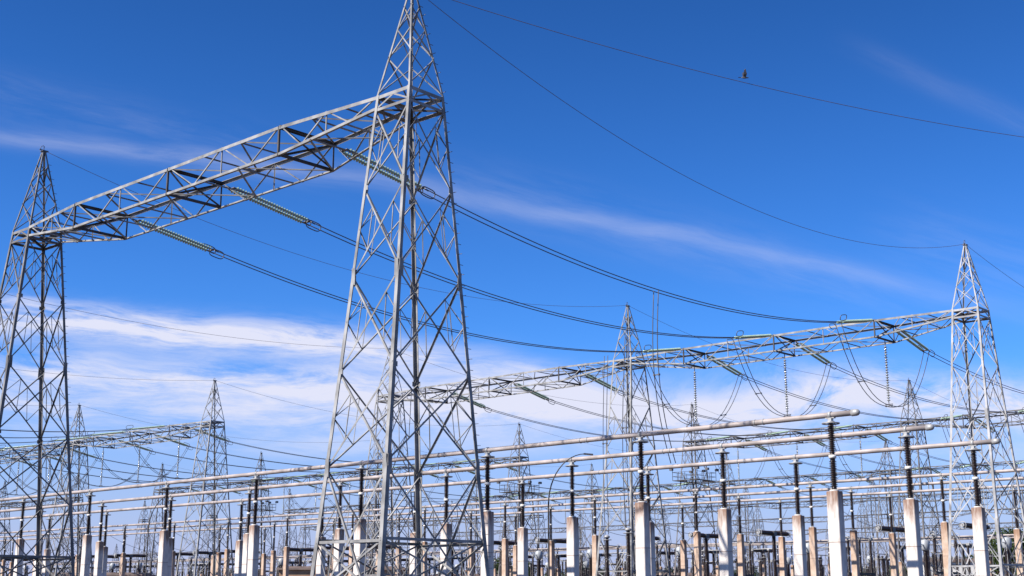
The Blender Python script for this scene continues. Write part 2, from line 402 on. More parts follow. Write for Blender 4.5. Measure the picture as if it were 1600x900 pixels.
# ------------------------------------------------------------------ rows of gantries
tower_near = make_tower('lattice_tower'); tower_bright = make_tower('lattice_tower', False, galv_bright); tower_left = make_tower('lattice_tower', True, galv_mid); tower0 = make_tower('lattice_tower', False); beam0 = make_beam(); tower_old = make_tower('lattice_tower', False, galv_old); beam_old = make_beam(galv_old)
rowdesc = {'A': 'the nearest gantry', 'B': 'the second gantry row', 'C': 'the third gantry row', 'D': 'the fourth gantry row', 'E': 'the fifth gantry row', 'F': 'the farthest gantry row'}
towers = {'A': [0, 1], 'B': [0, 1, 2, 3, 4, 5], 'C': [1, 2, 3, 4, 5, 6, 7, 8], 'D': [1, 2, 3, 4, 5, 6, 7, 8, 9], 'E': [1, 2, 3, 4, 5, 6, 7, 8, 9, 10], 'F': [2, 3, 4, 5, 6, 7, 8, 9, 10]}
beams = {'A': [0], 'B': [0, 1, 3, 4], 'C': [0, 1, 3, 4, 5, 7], 'D': [0, 1, 2, 3, 4, 6], 'E': [1, 2, 3, 4, 6, 7, 8], 'F': [2, 3, 4, 5, 6, 7, 8]}
towers['C'] = [0] + towers['C']
special = {('A', 0): 'largest lattice tower, in front, its peak reaching the top edge',
           ('A', 1): 'tall lattice tower at the left end of the nearest gantry beam',
           ('B', 0): 'bright lattice tower at the right end of the second gantry row',
           ('B', 1): 'lattice tower in mid picture where two beams of the second row meet',
           ('B', 2): 'lattice tower seen through the largest tower, at the left end of a long beam',
           ('B', 3): 'pointed lattice tower left of the largest tower, a beam leading left from it'}
def ordl(k, n): return ORD[k] if k < len(ORD) else ''
for r in 'ABCDEF':
    k = 0
    for c in towers[r]:
        o = place((tower_near if c == 0 else tower_left) if r == 'A' else (tower_bright if c == 0 else tower0) if r == 'B' else tower_old, (rx(r, COL[c]), COL[c], 0)); u = px((rx(r, COL[c]), COL[c], 20))
        lab = special.get((r, c))
        if not lab:
            lab = f'distant lattice tower, {ORD[k]}from the right in {rowdesc[r]}' if k else f'distant lattice tower at the right end of {rowdesc[r]}'
        if -.05 < u < 1.05 or lab: k += 1
        tag(o, lab, 'lattice tower', 'lattice gantry towers')
    k = 0
    for c in beams[r]:
        o = place(beam0 if r in 'AB' else beam_old, (rx(r, COL[c]), COL[c], 0), -math.atan(SLOPE.get(r, 0)))
        lab = 'nearest and largest lattice beam, running down left from the front tower' if r == 'A' else \
            (f'steel lattice beam, {ORD[k]}from the right in {rowdesc[r]}' if k else f'steel lattice beam at the right end of {rowdesc[r]}')
        k += 1; tag(o, lab, 'lattice beam', 'lattice gantry beams')

def make_platform():
    root = empty('floodlight_platform'); wx, wy = wid(17); a, b = wx / 2 + .75, wy / 2 + .75
    m = MB()
    for s_ in (-1, 1):
        m.box((s_ * (a - .35), 0, 0), .7, 2 * b, .08); m.box((0, s_ * (b - .35), .004), 2 * a - 1.4, .7, .08)
    m.build('deck', galv_dark, root)
    m = MB()
    for z in (.55, 1.1):
        for s_ in (-1, 1): m.bar((s_ * a, -b, z), (s_ * a, b, z), .05, .05); m.bar((-a, s_ * b, z), (a, s_ * b, z), .05, .05)
    for i in range(5):
        for s_ in (-1, 1): m.bar((s_ * a, -b + 2 * b * i / 4, 0), (s_ * a, -b + 2 * b * i / 4, 1.1), .05, .05); m.bar((-a + 2 * a * i / 4, s_ * b, 0), (-a + 2 * a * i / 4, s_ * b, 1.1), .05, .05)
    m.build('railing', galv_dark, root)
    for x, y in ((-a, -b), (-a, b), (a, -b), (a, b), (a, 0), (0, -b)):
        m = MB(); m.bar((x, y, 1.1), (x, y, 1.35), .05, .05); m.box((x * 1.05, y * 1.05, 1.5), .4, .4, .32); m.build('floodlight', iron, root)
    return reg(root)
plat0 = make_platform()
for c, lab in ((2, 'dark railed platform on the third row tower right of the mid tower'), (3, 'dark railed platform on the third row tower left of the mid tower'), (5, 'dark railed platform on the tower just left of the largest tower')):
    o = place(plat0, (ROW['C'], COL[c], 16.6)); tag(o, lab, 'platform', 'floodlight platforms')

# lower gantries of the far yard, about half the size
for X_, rowtxt in ((176.5, 'nearer low gantry row'), (292, 'farther low gantry row')):
    kt = kb = 0; h = .5 if X_ < 200 else .58
    for i in range(26):
        y = 48 + i * BAY * h; u = px((X_, y, 8))
        if not -.03 < u < 1.03 or i % 7 == 5: continue
        o = place(tower_old, (X_, y, 0)); o.scale = (h, h, h); tag(o, f'half height lattice mast, {ORD[kt]}from the right in the {rowtxt}' if kt else f'half height lattice mast, rightmost in the {rowtxt}', 'lattice mast', 'low lattice masts'); kt += 1
        if i % 7 != 4:
            o = place(beam_old, (X_, y, 0)); o.scale = (h, h, h); tag(o, f'half height lattice beam, {ORD[kb]}from the right in the {rowtxt}' if kb else f'half height lattice beam, rightmost in the {rowtxt}', 'lattice beam', 'low lattice beams'); kb += 1

# ------------------------------------------------------------------ insulator strings and line conductors
def disc_profile(n, pitch, r, h0=0.0):
    p = []
    for i in range(n):
        h = h0 + i * pitch; p += [(.045, h), (.05, h + pitch * .35), (r, h + pitch * .62), (r * .96, h + pitch * .74), (.045, h + pitch * .8)]
    return p
def race_ring(m, c, a, b, r, nx):
    # rounded rectangle ring in the X-Z plane leaning sideways
    pts = []
    for k in range(20):
        t = 2 * math.pi * k / 20; cx = math.copysign(abs(math.cos(t)) ** .6, math.cos(t)) * a; cz = math.copysign(abs(math.sin(t)) ** .6, math.sin(t)) * b
        pts.append(Vector(c) + Vector((cx, nx * .35 * cz, cz)))
    m.tube(pts, r, 6, closed=True)
STR = 5.75
def make_tension():
    root = empty('tension_insulator_string')
    for s in (-1, 1):
        m = MB(); m.lathe(disc_profile(28, .17, .115, .45), (0, s * .23, 0), 'X', 12); m.build('glass_discs', glass_m, root)
    m = MB(); m.bar((0, 0, 0), (.3, 0, 0), .06, .06); m.box((.38, 0, 0), .16, .56, .03); m.box((5.35, 0, 0), .2, .6, .03)
    for s in (-1, 1): m.bar((5.4, s * .23, 0), (STR, s * .23, -.02), .05, .06); m.bar((.38, s * .23, 0), (.5, s * .23, 0), .04, .04)
    m.build('yoke_plate', iron, root)
    for s in (-1, 1):
        m = MB(); race_ring(m, (5.5, s * .46, s * .26), .48, .2, .028, s); m.bar((5.3, s * .25, 0), (5.35, s * .44, s * .1), .03, .03); m.build('grading_ring', iron, root)
    return reg(root)
tens0 = make_tension()
def make_susp():
    root = empty('suspension_insulator_string')
    m = MB(); m.lathe([(r, -h) for r, h in disc_profile(22, .195, .135, .35)], (0, 0, 0), 'Z', 12); m.build('glass_discs', glass_grey, root)
    m = MB(); m.bar((0, 0, .1), (0, 0, -.38), .05, .05); m.bar((0, 0, -4.6), (0, 0, -4.85), .05, .05); m.box((0, 0, -4.87), .12, .6, .06); m.build('hanger', iron, root)
    return reg(root)
susp0 = make_susp()
def curve(p0, p1, sag, n=24):
    p0, p1 = Vector(p0), Vector(p1); return [p0.lerp(p1, i / n) + Vector((0, 0, -4 * sag * (i / n) * (1 - i / n))) for i in range(n + 1)]
WR = .03
def bundle(name, pts, r=WR, gap=.23, spacers=(), axis=(0, 1, 0)):
    root = empty(name); ax = Vector(axis)
    for s in (-1, 1):
        m = MB(); m.tube([p + ax * s * gap for p in pts], r, 6); m.build('conductor', wire_m, root)
    if spacers:
        for k in spacers:
            m = MB(); p = pts[k]; m.bar(p - ax * (gap + .05), p + ax * (gap + .05), .06, .06)
            for s in (-1, 1): m.box(p + ax * s * gap, .14, .09, .11)
            m.build('spacer', iron, root)
    return reg(root)
# end points relative to a beam's phase point (tower row X, phase Y)
FRONT_P = math.asin(1.0 / STR); BACK_P = math.asin(1.15 / STR); A_P = math.asin(.82 / STR)
AX = 1.9; AZ = ZB - .12
def backend(p): return AX + STR * math.cos(p), AZ - STR * math.sin(p)
xa, za = backend(A_P); xb, zb = backend(BACK_P); xf, zf = backend(FRONT_P)
def span_proto(name, length, z0, z1, sag, sp): return bundle(name, curve((0, 0, z0), (length, 0, z1), sag, 30), spacers=sp)
spanAB = span_proto('twin_conductor', ROW['B'] - xf - ROW['A'] - xa, za, zf, 1.62, ())
spanBC = span_proto('twin_conductor', ROW['C'] - xf - ROW['B'] - xb, zb, zf, 1.15, ())
spanCD = span_proto('twin_conductor', ROW['D'] - xf - ROW['C'] - xb, zb, zf, 1.3, ())
spanDE = span_proto('twin_conductor', ROW['E'] - xf - ROW['D'] - xb, zb, zf, 1.2, ())
# jumper loop under a beam, from the front string's end to the back string's end
def jumper_pts():
    P = []
    for i in range(25):
        t = i / 24; x = -xf + .25 + (xf + xb - .5) * t; e0 = zf; e1 = zb
        s = abs(2 * t - 1); P.append(Vector((x, 0, 15.55 + (((e0 if t < .5 else e1) - .05) - 15.55) * s ** 2.5)))
    return P
jump0 = bundle('jumper_loop', jumper_pts(), r=.028, gap=.23, spacers=(5, 12, 19))
rn = {'A': 'nearest gantry', 'B': 'second gantry row', 'C': 'third gantry row', 'D': 'fourth gantry row', 'E': 'fifth gantry row'}
def phase_label(kind, r, idx, total, side=''):
    return f'{kind}, {ORD[idx]}from the right on {rn[r]}' if idx else f'{kind}, rightmost on {rn[r]}'
conf = {'A': dict(front=[], back=[0]), 'B': dict(front=[0, 3, 4], back=[0, 1, 3, 4]), 'C': dict(front=[0, 1, 3, 4], back=[0, 1, 3, 4, 5]),
        'D': dict(front=[1, 3, 4], back=[1, 2, 3, 4])}
for r, cf in conf.items():
    nf = nb = 0
    for c in range(0, 8):
        for ph in PH:
            y = COL[c] + ph; X = rx(r, y)
            u = px((X, y, 20))
            if u > 1.12 or u < -.1: continue
            if c in cf['back']:
                p = A_P if r == 'A' else BACK_P
                o = place(tens0, (X + AX, y, AZ), 0, p)
                tag(o, phase_label('far side double glass tension string', r, nb, 0), 'insulator string', 'tension insulator strings'); nb += 1
            if c in cf['front']:
                o = place(tens0, (X - AX, y, AZ), math.pi, FRONT_P)
                tag(o, phase_label('near side double glass tension string', r, nf, 0), 'insulator string', 'tension insulator strings')
                o = place(susp0, (X, y, ZB - 1.45)); tag(o, phase_label('vertical glass string under the beam', r, nf, 0), 'insulator string', 'suspension insulator strings')
                o = place(jump0, (X, y, 0)); tag(o, phase_label('twin wire loop under the beam', r, nf, 0), 'jumper wire', 'jumper loops'); nf += 1
bays = {('A', 'B'): ([0, 3, 4], spanAB, xa), ('B', 'C'): ([0, 1, 3, 4], spanBC, xb), ('C', 'D'): ([1, 3, 4], spanCD, xb), ('D', 'E'): ([2, 3, 4], spanDE, xb)}
for (r0, r1), (cs, proto, x0) in bays.items():
    k = 0
    for c in cs:
        for ph in PH:
            if px((ROW[r1] - 8, COL[c] + ph, 20)) < -.05 or px((ROW[r0] + 30, COL[c] + ph, 20)) > 1.3: continue
            y = COL[c] + ph; o = place(proto, (rx(r0, y) + x0, y, 0)); o.scale = ((rx(r1, y) - xf - rx(r0, y) - x0) / (ROW[r1] - xf - ROW[r0] - x0), 1, 1)
            tag(o, f'sagging twin line from {rn[r0]} to {rn[r1]}, {ORD[k]}from the right' if k else f'sagging twin line from {rn[r0]} to {rn[r1]}, rightmost', 'power line', 'overhead twin conductors'); k += 1

# earth wires from peak to peak
def earth(p0, p1, sag, label):
    m = MB(); pts = curve(p0, p1, sag, 40); o = None
    m.tube([p - Vector(p0) for p in pts], .014, 5); o = m.build('earth_wire', earth_m); o.location = p0
    tag(o, label, 'earth wire', 'earth wires'); return o
ez = 27.0
earth((rx('A', COL[0]), COL[0], ez), (93.5, COL[0] - BAY, ez), 3.0, 'thin wire crossing the upper right sky from the largest tower')
earth((rx('A', COL[0]), COL[0], ez), (rx('B', COL[0]), COL[0], ez), 3.9, 'thin wire from the largest tower down to the right end tower')
earth((rx('A', COL[1]), COL[1], ez), (rx('B', COL[1]), COL[1], ez), 2.9, 'thin wire from the left end tower to the mid picture tower')
earth((rx('A', COL[2]), COL[2], ez), (rx('B', COL[2]), COL[2], ez), 1.9, 'thin wire from left edge to tower seen through the largest tower')
earth((rx('A', COL[3]), COL[3], ez), (rx('B', COL[3]), COL[3], ez), 1.9, 'thin wire from left edge to pointed tower left of the largest')
earth((rx('A', COL[4]), COL[4], ez), (rx('B', COL[4]), COL[4], ez), 1.9, 'thin wire from left edge to far left second row tower')
names = ['right end tower', 'mid picture tower', 'tower seen through the largest tower', 'pointed tower left of the largest', 'far left tower']
for c in range(5):
    earth((rx('B', COL[c]), COL[c], ez), (150, COL[c], ez), 2.2, f'thin wire back from {names[c]} to third row')
for k, c in enumerate((1, 2, 3, 4, 6)):
    earth((150, COL[c], ez), (207.5, COL[c], ez), 2.0, f'faint thin wire between third and fourth row peaks, {ORD[k]}from the right' if k else 'faint thin wire between third and fourth row peaks, rightmost')

# ------------------------------------------------------------------ tubular busbars on concrete columns
def shed_profile(h0, h1, n, r0, r1):
    p = [(r0 * 1.25, h0), (r0 * 1.25, h0 + .12)]; a = h0 + .12; b = h1 - .12; q = (b - a) / n
    for i in range(n):
        h = a + i * q; p += [(r0, h + q * .05), (r1, h + q * .42), (r1, h + q * .5), (r0, h + q * .9)]
    return p + [(r0 * 1.25, h1 - .12), (r0 * 1.25, h1)]
def make_post(zc, zp, cm, cw=.46, cd=.54):
    root = empty('busbar_support_post')
    m = MB(); b_ = .025; x, y = cw / 2, cd / 2
    ring = [(-x + b_, -y), (x - b_, -y), (x, -y + b_), (x, y - b_), (x - b_, y), (-x + b_, y), (-x, y - b_), (-x, -y + b_)]
    lv = [(-zc, 1.04), (-.03, 1.0), (0, .95)]
    vs = [(px_ * k, py_ * k, z) for z, k in lv for px_, py_ in ring]
    fs = [(i * 8 + j, i * 8 + (j + 1) % 8, (i + 1) * 8 + (j + 1) % 8, (i + 1) * 8 + j) for i in range(2) for j in range(8)] + [tuple(range(7, -1, -1)), tuple(range(16, 24))]
    m.add(vs, fs); col = m.build('concrete_column', cm, root, (0, 0, zc))
    s = MB(); s.box((0, 0, -zc * .36), cw * 1.02 + .012, cd * 1.02 + .012, .022); s.build('joint_seam', seam_m, col)
    hi = zp - .32 - zc; mid = hi / 2
    m = MB(); m.lathe(shed_profile(0.06, mid - .04, 15, .085, .165), (0, 0, zc), n=14); m.lathe(shed_profile(mid + .04, hi, 15, .078, .155), (0, 0, zc), n=14)
    ins = m.build('post_insulator', porcelain, root)
    m = MB(); m.lathe([(.16, -.07), (.16, .07)], (0, 0, zc + mid), n=14); m.build('flange', flange_m, ins)
    m = MB(); m.lathe([(.2, 0), (.2, .06)], (0, 0, zc), n=14); m.build('base_plate', flange_m, ins)
    m = MB(); m.lathe([(.17, 0), (.17, .05)], (0, 0, zp - .32), n=14); m.box((0, 0, zp - .2), .2, .16, .16); m.box((0, 0, zp - .13), .16, .42, .04)
    for sy in (-1, 1): m.box((0, sy * .17, zp - .04), .1, .06, .2)
    m.lathe([(.155, -.07), (.155, .07)], (0, 0, zp), 'Y', n=14); m.build('tube_clamp', alum_grey, root)
    m = MB(); pts = [Vector((.36 * math.cos(t), .36 * math.sin(t), zp - .36)) for t in [2 * math.pi * k / 20 for k in range(20)]]
    m.tube(pts, .03, 6, closed=True); m.bar((-.36, 0, zp - .36), (.36, 0, zp - .33), .04, .02); m.bar((0, -.36, zp - .36), (0, .36, zp - .33), .04, .02); m.build('grading_ring', alum_grey, root)
    return reg(root)
def make_bus(name_y0, y1, r=.15, joints=()):
    pass
def busbar(x0, slope, y0, y1, z, r, label, joints, sag=.0):
    root = empty('tubular_busbar', (x0, y0, z), math.atan(-slope))
    n = 60; Lg = (y1 - y0) * math.hypot(1, slope)
    m = MB(); m.lathe([(r, Lg * i / n) for i in range(n + 1)], (0, 0, 0), 'Y', n=18); m.build('tube', alum, root)
    m = MB(); m.lathe([(r * 1.22, .02), (r * 1.22, -.18), (r * 1.05, -.27), (r * .6, -.33), (.02, -.35)], (0, 0, 0), 'Y', n=18); m.build('end_cap', alum_grey, root)
    for j in joints:
        m = MB()
        for e in (-.22, .22): m.lathe([(r * 1.13, e - .03), (r * 1.13, e + .03)], (0, j, 0), 'Y', n=18)
        m.build('joint_collar', alum_grey, root)
    tag(root, label, 'busbar', 'tubular busbars'); return root
postP = make_post(5.88, 9.12, conc); postQ = make_post(7.15, 10.85, conc_brown, .46, .52)
SP = 10.25
busP = [(51.05, .026, 26.25, 9.12, 'nearest and highest'), (57.95, .026, 26.1, 9.12, 'middle one of the near three'), (65.55, .012, 26.1, 9.12, 'rearmost of the near three')]
for (x, sl, y0, z, d) in busP:
    busbar(x, sl, y0, 142, z, .122, {'nearest and highest': 'long pale aluminium tube, nearest and highest of the busbars', 'middle one of the near three': 'long pale aluminium tube, middle one of the three near busbars',
           'rearmost of the near three': 'long pale aluminium tube, rearmost of the three near busbars'}[d], [SP * k + 4.6 for k in range(10)])
    k = 0
    for i in range(11):
        y = y0 + 1.05 + SP * i; p = (x + sl * (y - y0), y, 0)
        if px((p[0], p[1], 5)) < -.04: continue
        o = place(postP, p, math.atan(-sl))
        dd = {'nearest and highest': 'under the nearest tube', 'middle one of the near three': 'under the middle near tube', 'rearmost of the near three': 'under the rearmost near tube'}[d]
        tag(o, f'pale column with dark insulator {dd}, ' + (f'{ORD[i]}from the right' if i else 'rightmost'), 'support post', 'posts under the near busbars')
SQ = 11.6
for n_, (x, d) in enumerate([(100.8, 'front'), (108.0, 'middle'), (115.5, 'rear')]):
    busbar(x, 0, 9.7, 230, 10.85, .125, f'thinner looking aluminium tube behind, {d} one of the far three', [SQ * k + 5 for k in range(1, 17)])
    k = 0
    for i in range(0, 17):
        y = 32.9 + SQ * i
        u = px((x, y, 5))
        if u > 1.03 or u < -.03: continue
        o = place(postQ, (x, y, 0))
        tag(o, f'brown stained post under the {d} far tube, ' + (f'{ORD[k]}from the right' if k else 'rightmost'), 'support post', 'posts under the far busbars'); k += 1

for n_, (x, d) in enumerate([(160.8, 'front'), (164.6, 'middle'), (168.4, 'rear')]):
    busbar(x, 0, 46, 300, 8.68, .1, f'thin low tube in the background, {d} one of three', [10 * k_ + 5 for k_ in range(1, 24)])
    k = 0
    for i in range(0, 25):
        y = 47.2 + 10 * i
        if not -.03 < px((x, y, 5)) < 1.03: continue
        o = place(postQ, (x, y, 0)); o.scale = (.8, .8, .8)
        tag(o, f'small brown post under the {d} low background tube, ' + (f'{ORD[k]}from the right' if k else 'rightmost'), 'support post', 'posts under the low background tubes'); k += 1

# droppers from the near span down to the busbars
def dropper(x, y, z0, z1, x1, y1, label):
    pts = []
    for i in range(17):
        t = i / 16; b = math.sin(t * math.pi) * .25
        pts.append(Vector((x + (x1 - x) * t ** 2.4 - b, y + (y1 - y) * t ** 1.6, z0 + (z1 - z0) * t)))
    o = bundle('dropper_wires', pts, r=.027, gap=.17, spacers=(8, 13), axis=(0, 1, 0)); tag(o, label, 'dropper wires', 'droppers'); return o
dropper(63.15, 44.8, 19.35, 9.3, 65.6, 45.6, 'pair of wires dropping from the top right line to a near busbar')
dropper(72.0, 53.6, 19.3, 6.1, 73.0, 54.6, 'pair of wires dropping from the middle line, beside the mid tower')
dropper(81.0, 62.4, 19.9, 6.1, 81.0, 62.6, 'pair of wires dropping from the lowest line left of the mid tower')
def cvt(loc):
    root = empty('voltage_transformer', loc)
    m = MB()
    for sx in (-1, 1):
        for sy in (-1, 1): m.angle((sx * .35, sy * .35, 0), (sx * .3, sy * .3, 2.6), .09, (sx, 0, 0))
    for a, b in (((-.34, -.34, .4), (.31, -.31, 2.3)), ((-.34, .34, .4), (.31, .31, 2.3)), ((-.34, -.34, .4), (-.31, .31, 2.3)), ((.34, -.34, .4), (.31, .31, 2.3))): m.bar(a, b, .05, .05)
    m.build('stand', galv_dark, root)
    m = MB(); m.box((0, 0, 3.0), .75, .7, .75); m.build('base_tank', blue_tank, root)
    m = MB(); m.lathe(shed_profile(3.4, 5.6, 16, .14, .24), n=12); m.lathe(shed_profile(5.65, 7.8, 16, .14, .24), n=12); m.build('porcelain_column', porcelain, root)
    m = MB(); m.lathe([(.28, 7.82), (.3, 7.95), (.1, 8.1)], n=12); m.tube([(.45 * math.cos(t), .45 * math.sin(t), 7.6) for t in [2 * math.pi * k / 16 for k in range(16)]], .035, 6, closed=True)
    m.bar((-.45, 0, 7.6), (.45, 0, 7.85), .04, .04); m.build('grading_ring', alum_grey, root)
    return reg(root)
cvt0 = cvt((0, 0, 0))
for k, (x, y) in enumerate([(73.0, 54.6), (81.0, 62.6)]):
    o = place(cvt0, (x, y, 0)); o.scale = (.75, .75, .75); tag(o, ['slim voltage transformer under the mid picture tower', 'slim voltage transformer just left of the mid picture tower'][k], 'transformer', 'voltage transformers')

# ------------------------------------------------------------------ switchgear between the gantry rows
def frame_stand(m, w, h, s=.12):
    for sx in (-1, 1):
        for sy in (-1, 1): m.angle((sx * w, sy * w, 0), (sx * w * .85, sy * w * .85, h), s, (sx, 0, 0))
    for sy in (-1, 1):
        m.bar((-w, sy * w, .2), (w * .9, sy * w * .9, h - .1), .06, .06); m.bar((w, sy * w, .2), (-w * .9, sy * w * .9, h - .1), .06, .06)
    for sx in (-1, 1): m.bar((sx * w, -w, .2), (sx * w * .9, w * .9, h - .1), .06, .06)
    m.box((0, 0, h + .04), w * 2.1, w * 2.1, .08)
def make_breaker():
    root = empty('circuit_breaker')
    m = MB(); frame_stand(m, .55, 2.7); m.build('stand', galv_dark, root)
    m = MB(); m.box((.5, 0, 2.0), .7, .8, 1.1); m.build('control_cabinet', blue_tank, root)
    m = MB(); m.lathe(shed_profile(2.8, 5.3, 18, .16, .27), n=12); m.lathe(shed_profile(5.36, 7.9, 18, .16, .27), n=12); m.build('porcelain_column', porcelain, root)
    m = MB(); m.box((0, 0, 8.15), .6, .5, .5); m.build('head_gearbox', iron, root)
    for s in (-1, 1):
        m = MB(); p = [(r, s * h) for r, h in shed_profile(.35, 2.9, 14, .17, .25)]; m.lathe(p, (0, 0, 8.2), 'X', n=12); m.build('interrupter_chamber', porcelain, root)
        m = MB(); m.tube([(s * 3.0, .34 * math.cos(t), 8.2 + .34 * math.sin(t)) for t in [2 * math.pi * k / 16 for k in range(16)]], .035, 6, closed=True); m.lathe([(.2, s * 2.9), (.2, s * 3.15)], (0, 0, 8.2), 'X', n=12)
        m.bar((s * 3.0, -.34, 8.2), (s * 3.0, .34, 8.2), .03, .03); m.build('grading_ring', alum_grey, root)
    return reg(root)
def make_ct():
    root = empty('current_transformer')
    m = MB(); frame_stand(m, .42, 2.6, .1); m.build('stand', galv_dark, root)
    m = MB(); m.box((0, 0, 2.9), .8, .8, .5); m.lathe(shed_profile(3.15, 6.2, 22, .2, .32), n=12); m.build('porcelain_column', porcelain, root)
    m = MB(); m.lathe([(.3, 6.2), (.46, 6.35), (.5, 6.8), (.46, 7.2), (.3, 7.35), (.05, 7.4)], n=14); m.bar((-.85, 0, 6.8), (.85, 0, 6.8), .1, .1); m.build('head_tank', blue_tank, root)
    return reg(root)
def make_disc():
    root = empty('disconnector_switch')
    for x in (-2.4, 2.4):
        m = MB(); m.box((x, 0, 1.75), .32, .32, 3.5); m.build('concrete_pedestal', conc, root)
    m = MB(); m.box((0, 0, 3.62), 5.4, .28, .2); m.build('base_beam', galv_dark, root)
    for x in (-2.3, 0, 2.3):
        m = MB(); m.lathe(shed_profile(3.72, 5.3, 11, .1, .18), (x, 0, 0), n=10); m.lathe(shed_profile(5.34, 6.9, 11, .1, .18), (x, 0, 0), n=10); m.build('post_insulator', porcelain, root)
    m = MB(); m.tube([(-2.9, 0, 7.05), (0, 0, 7.12), (2.9, 0, 7.05)], .06, 8); m.box((-2.35, 0, 7.05), .35, .25, .25); m.box((2.35, 0, 7.05), .35, .25, .25); m.box((0, 0, 7.02), .3, .3, .18); m.build('switch_blade', alum_grey, root)
    for x in (-2.6, 2.6):
        m = MB(); m.tube([(x, .32 * math.cos(t), 7.05 + .32 * math.sin(t)) for t in [2 * math.pi * k / 14 for k in range(14)]], .025, 5, closed=True); m.bar((x, -.32, 7.05), (x, .32, 7.05), .03, .03); m.build('grading_ring', alum_grey, root)
    return reg(root)
brk0, ct0, dis0 = make_breaker(), make_ct(), make_disc()
brk_n = {}
def gear(proto, x, y, rz, base, cat, grp, zone):
    u = px((x, y, 6))
    if u < -.03 or u > 1.03: return
    k = brk_n.get((base, zone), 0); brk_n[(base, zone)] = k + 1
    o = place(proto, (x, y, 0), rz)
    tag(o, f'{base} {zone}, ' + (f'{ORD[k]}from the right' if k else 'rightmost'), cat, grp)
zones = [('before the third gantry row', 128.5, range(0, 8)), ('behind the third gantry row', 178, range(0, 9)), ('behind the fourth gantry row', 236, range(1, 9))]
for zn, x, cs in zones:
    for c in cs:
        for ph in PH:
            y = COL[c] + ph
            gear(brk0, x, y, 0, 'dark T shaped circuit breaker', 'circuit breaker', 'circuit breakers', zn)
            gear(ct0, x + 7.5, y, 0, 'grey headed current transformer', 'transformer', 'current transformers', zn)
            gear(dis0, x - 7.3, y, 0, 'three pillar disconnector', 'disconnector', 'disconnectors', zn + ', near side')
            gear(dis0, x + 14.5, y + .6, math.pi / 2, 'crosswise three pillar disconnector', 'disconnector', 'disconnectors', zn)
def make_arrester():
    root = empty('surge_arrester')
    m = MB(); m.box((0, 0, 1.3), .3, .3, 2.6); m.build('concrete_pedestal', conc_brown, root, (0, 0, 0))
    m = MB(); m.lathe(shed_profile(2.6, 4.5, 13, .1, .19), n=10); m.lathe(shed_profile(4.54, 6.4, 13, .1, .19), n=10); m.build('porcelain_column', porcelain, root)
    m = MB(); m.tube([(.38 * math.cos(t), .38 * math.sin(t), 6.1) for t in [2 * math.pi * k / 14 for k in range(14)]], .03, 5, closed=True)
    m.bar((-.38, 0, 6.1), (.38, 0, 6.45), .03, .03); m.build('grading_ring', alum_grey, root)
    return reg(root)
arr0 = make_arrester()
for zn, x, cs in (('just before the third gantry row', 143.5, range(0, 9)), ('just behind the third gantry row', 157, range(0, 9)), ('before the fourth gantry row', 199, range(1, 10)), ('behind the fourth gantry row', 215, range(1, 10)), ('before the fifth gantry row', 256, range(2, 10))):
    for c in cs:
        for ph in PH: gear(arr0, x, COL[c] + ph + 1.5, 0, 'slim dark surge arrester', 'surge arrester', 'surge arresters', zn)
# slack leads strung over the switchgear
def lead(p0, p1, sag, label):
    p0 = Vector(p0); m = MB(); m.tube([q - p0 for q in curve(p0, p1, sag, 14)], .025, 5); o = m.build('flexible_lead', wire_m); o.location = p0
    tag(o, label, 'wire', 'flexible leads'); return o
k = 0
for c in (0, 1, 3, 4):
    for ph in PH:
        y = COL[c] + ph; u = px((130, y, 8))
        if u < 0 or u > 1: continue
        lead((115.5, y + .4, 11.0), (125.4, y, 8.3), .6, 'slack lead from rear far tube to breaker, ' + (f'{ORD[k]}from the right' if k else 'rightmost'))
        lead((131.7, y, 8.25), (135.2, y, 6.85), .4, 'short lead, breaker to current transformer, ' + (f'{ORD[k]}from the right' if k else 'rightmost'))
        lead((136.9, y, 6.85), (150.0, y + .2, 15.5), 2.2, 'rising lead, current transformer to jumper loop, ' + (f'{ORD[k]}from the right' if k else 'rightmost')); k += 1

# ------------------------------------------------------------------ street lamps
def lamp():
    root = empty('street_lamp'); m = MB()
    pts = [(0, 0, 0), (0, 0, 3), (0, 0, 6.2)] + [(2.0 * (1 - math.cos(t)), 0, 6.2 + 2.7 * math.sin(t)) for t in [math.pi / 2 * k / 12 for k in range(1, 13)]]
    m.tube(pts, [.055, .05, .042] + [.038 - .0015 * i for i in range(12)], 8); m.build('pole', galv_dark, root)
    m = MB(); m.bar((1.9, 0, 8.9), (2.4, 0, 8.86), .16, .08); m.build('lamp_head', iron, root)
    return reg(root)
lamp0 = lamp()
for (x, y, lab) in [(53.4, 45.1, 'curved grey lamp post in front of the tubes right of the largest tower'), (54.4, 83.6, 'curved grey lamp post at lower left between two lit columns'),
                    (53.3, 105.8, 'curved grey lamp post at the far left edge')]:
    o = place(lamp0, (x, y, 0), R(-42)); tag(o, lab, 'street lamp', 'street lamps')

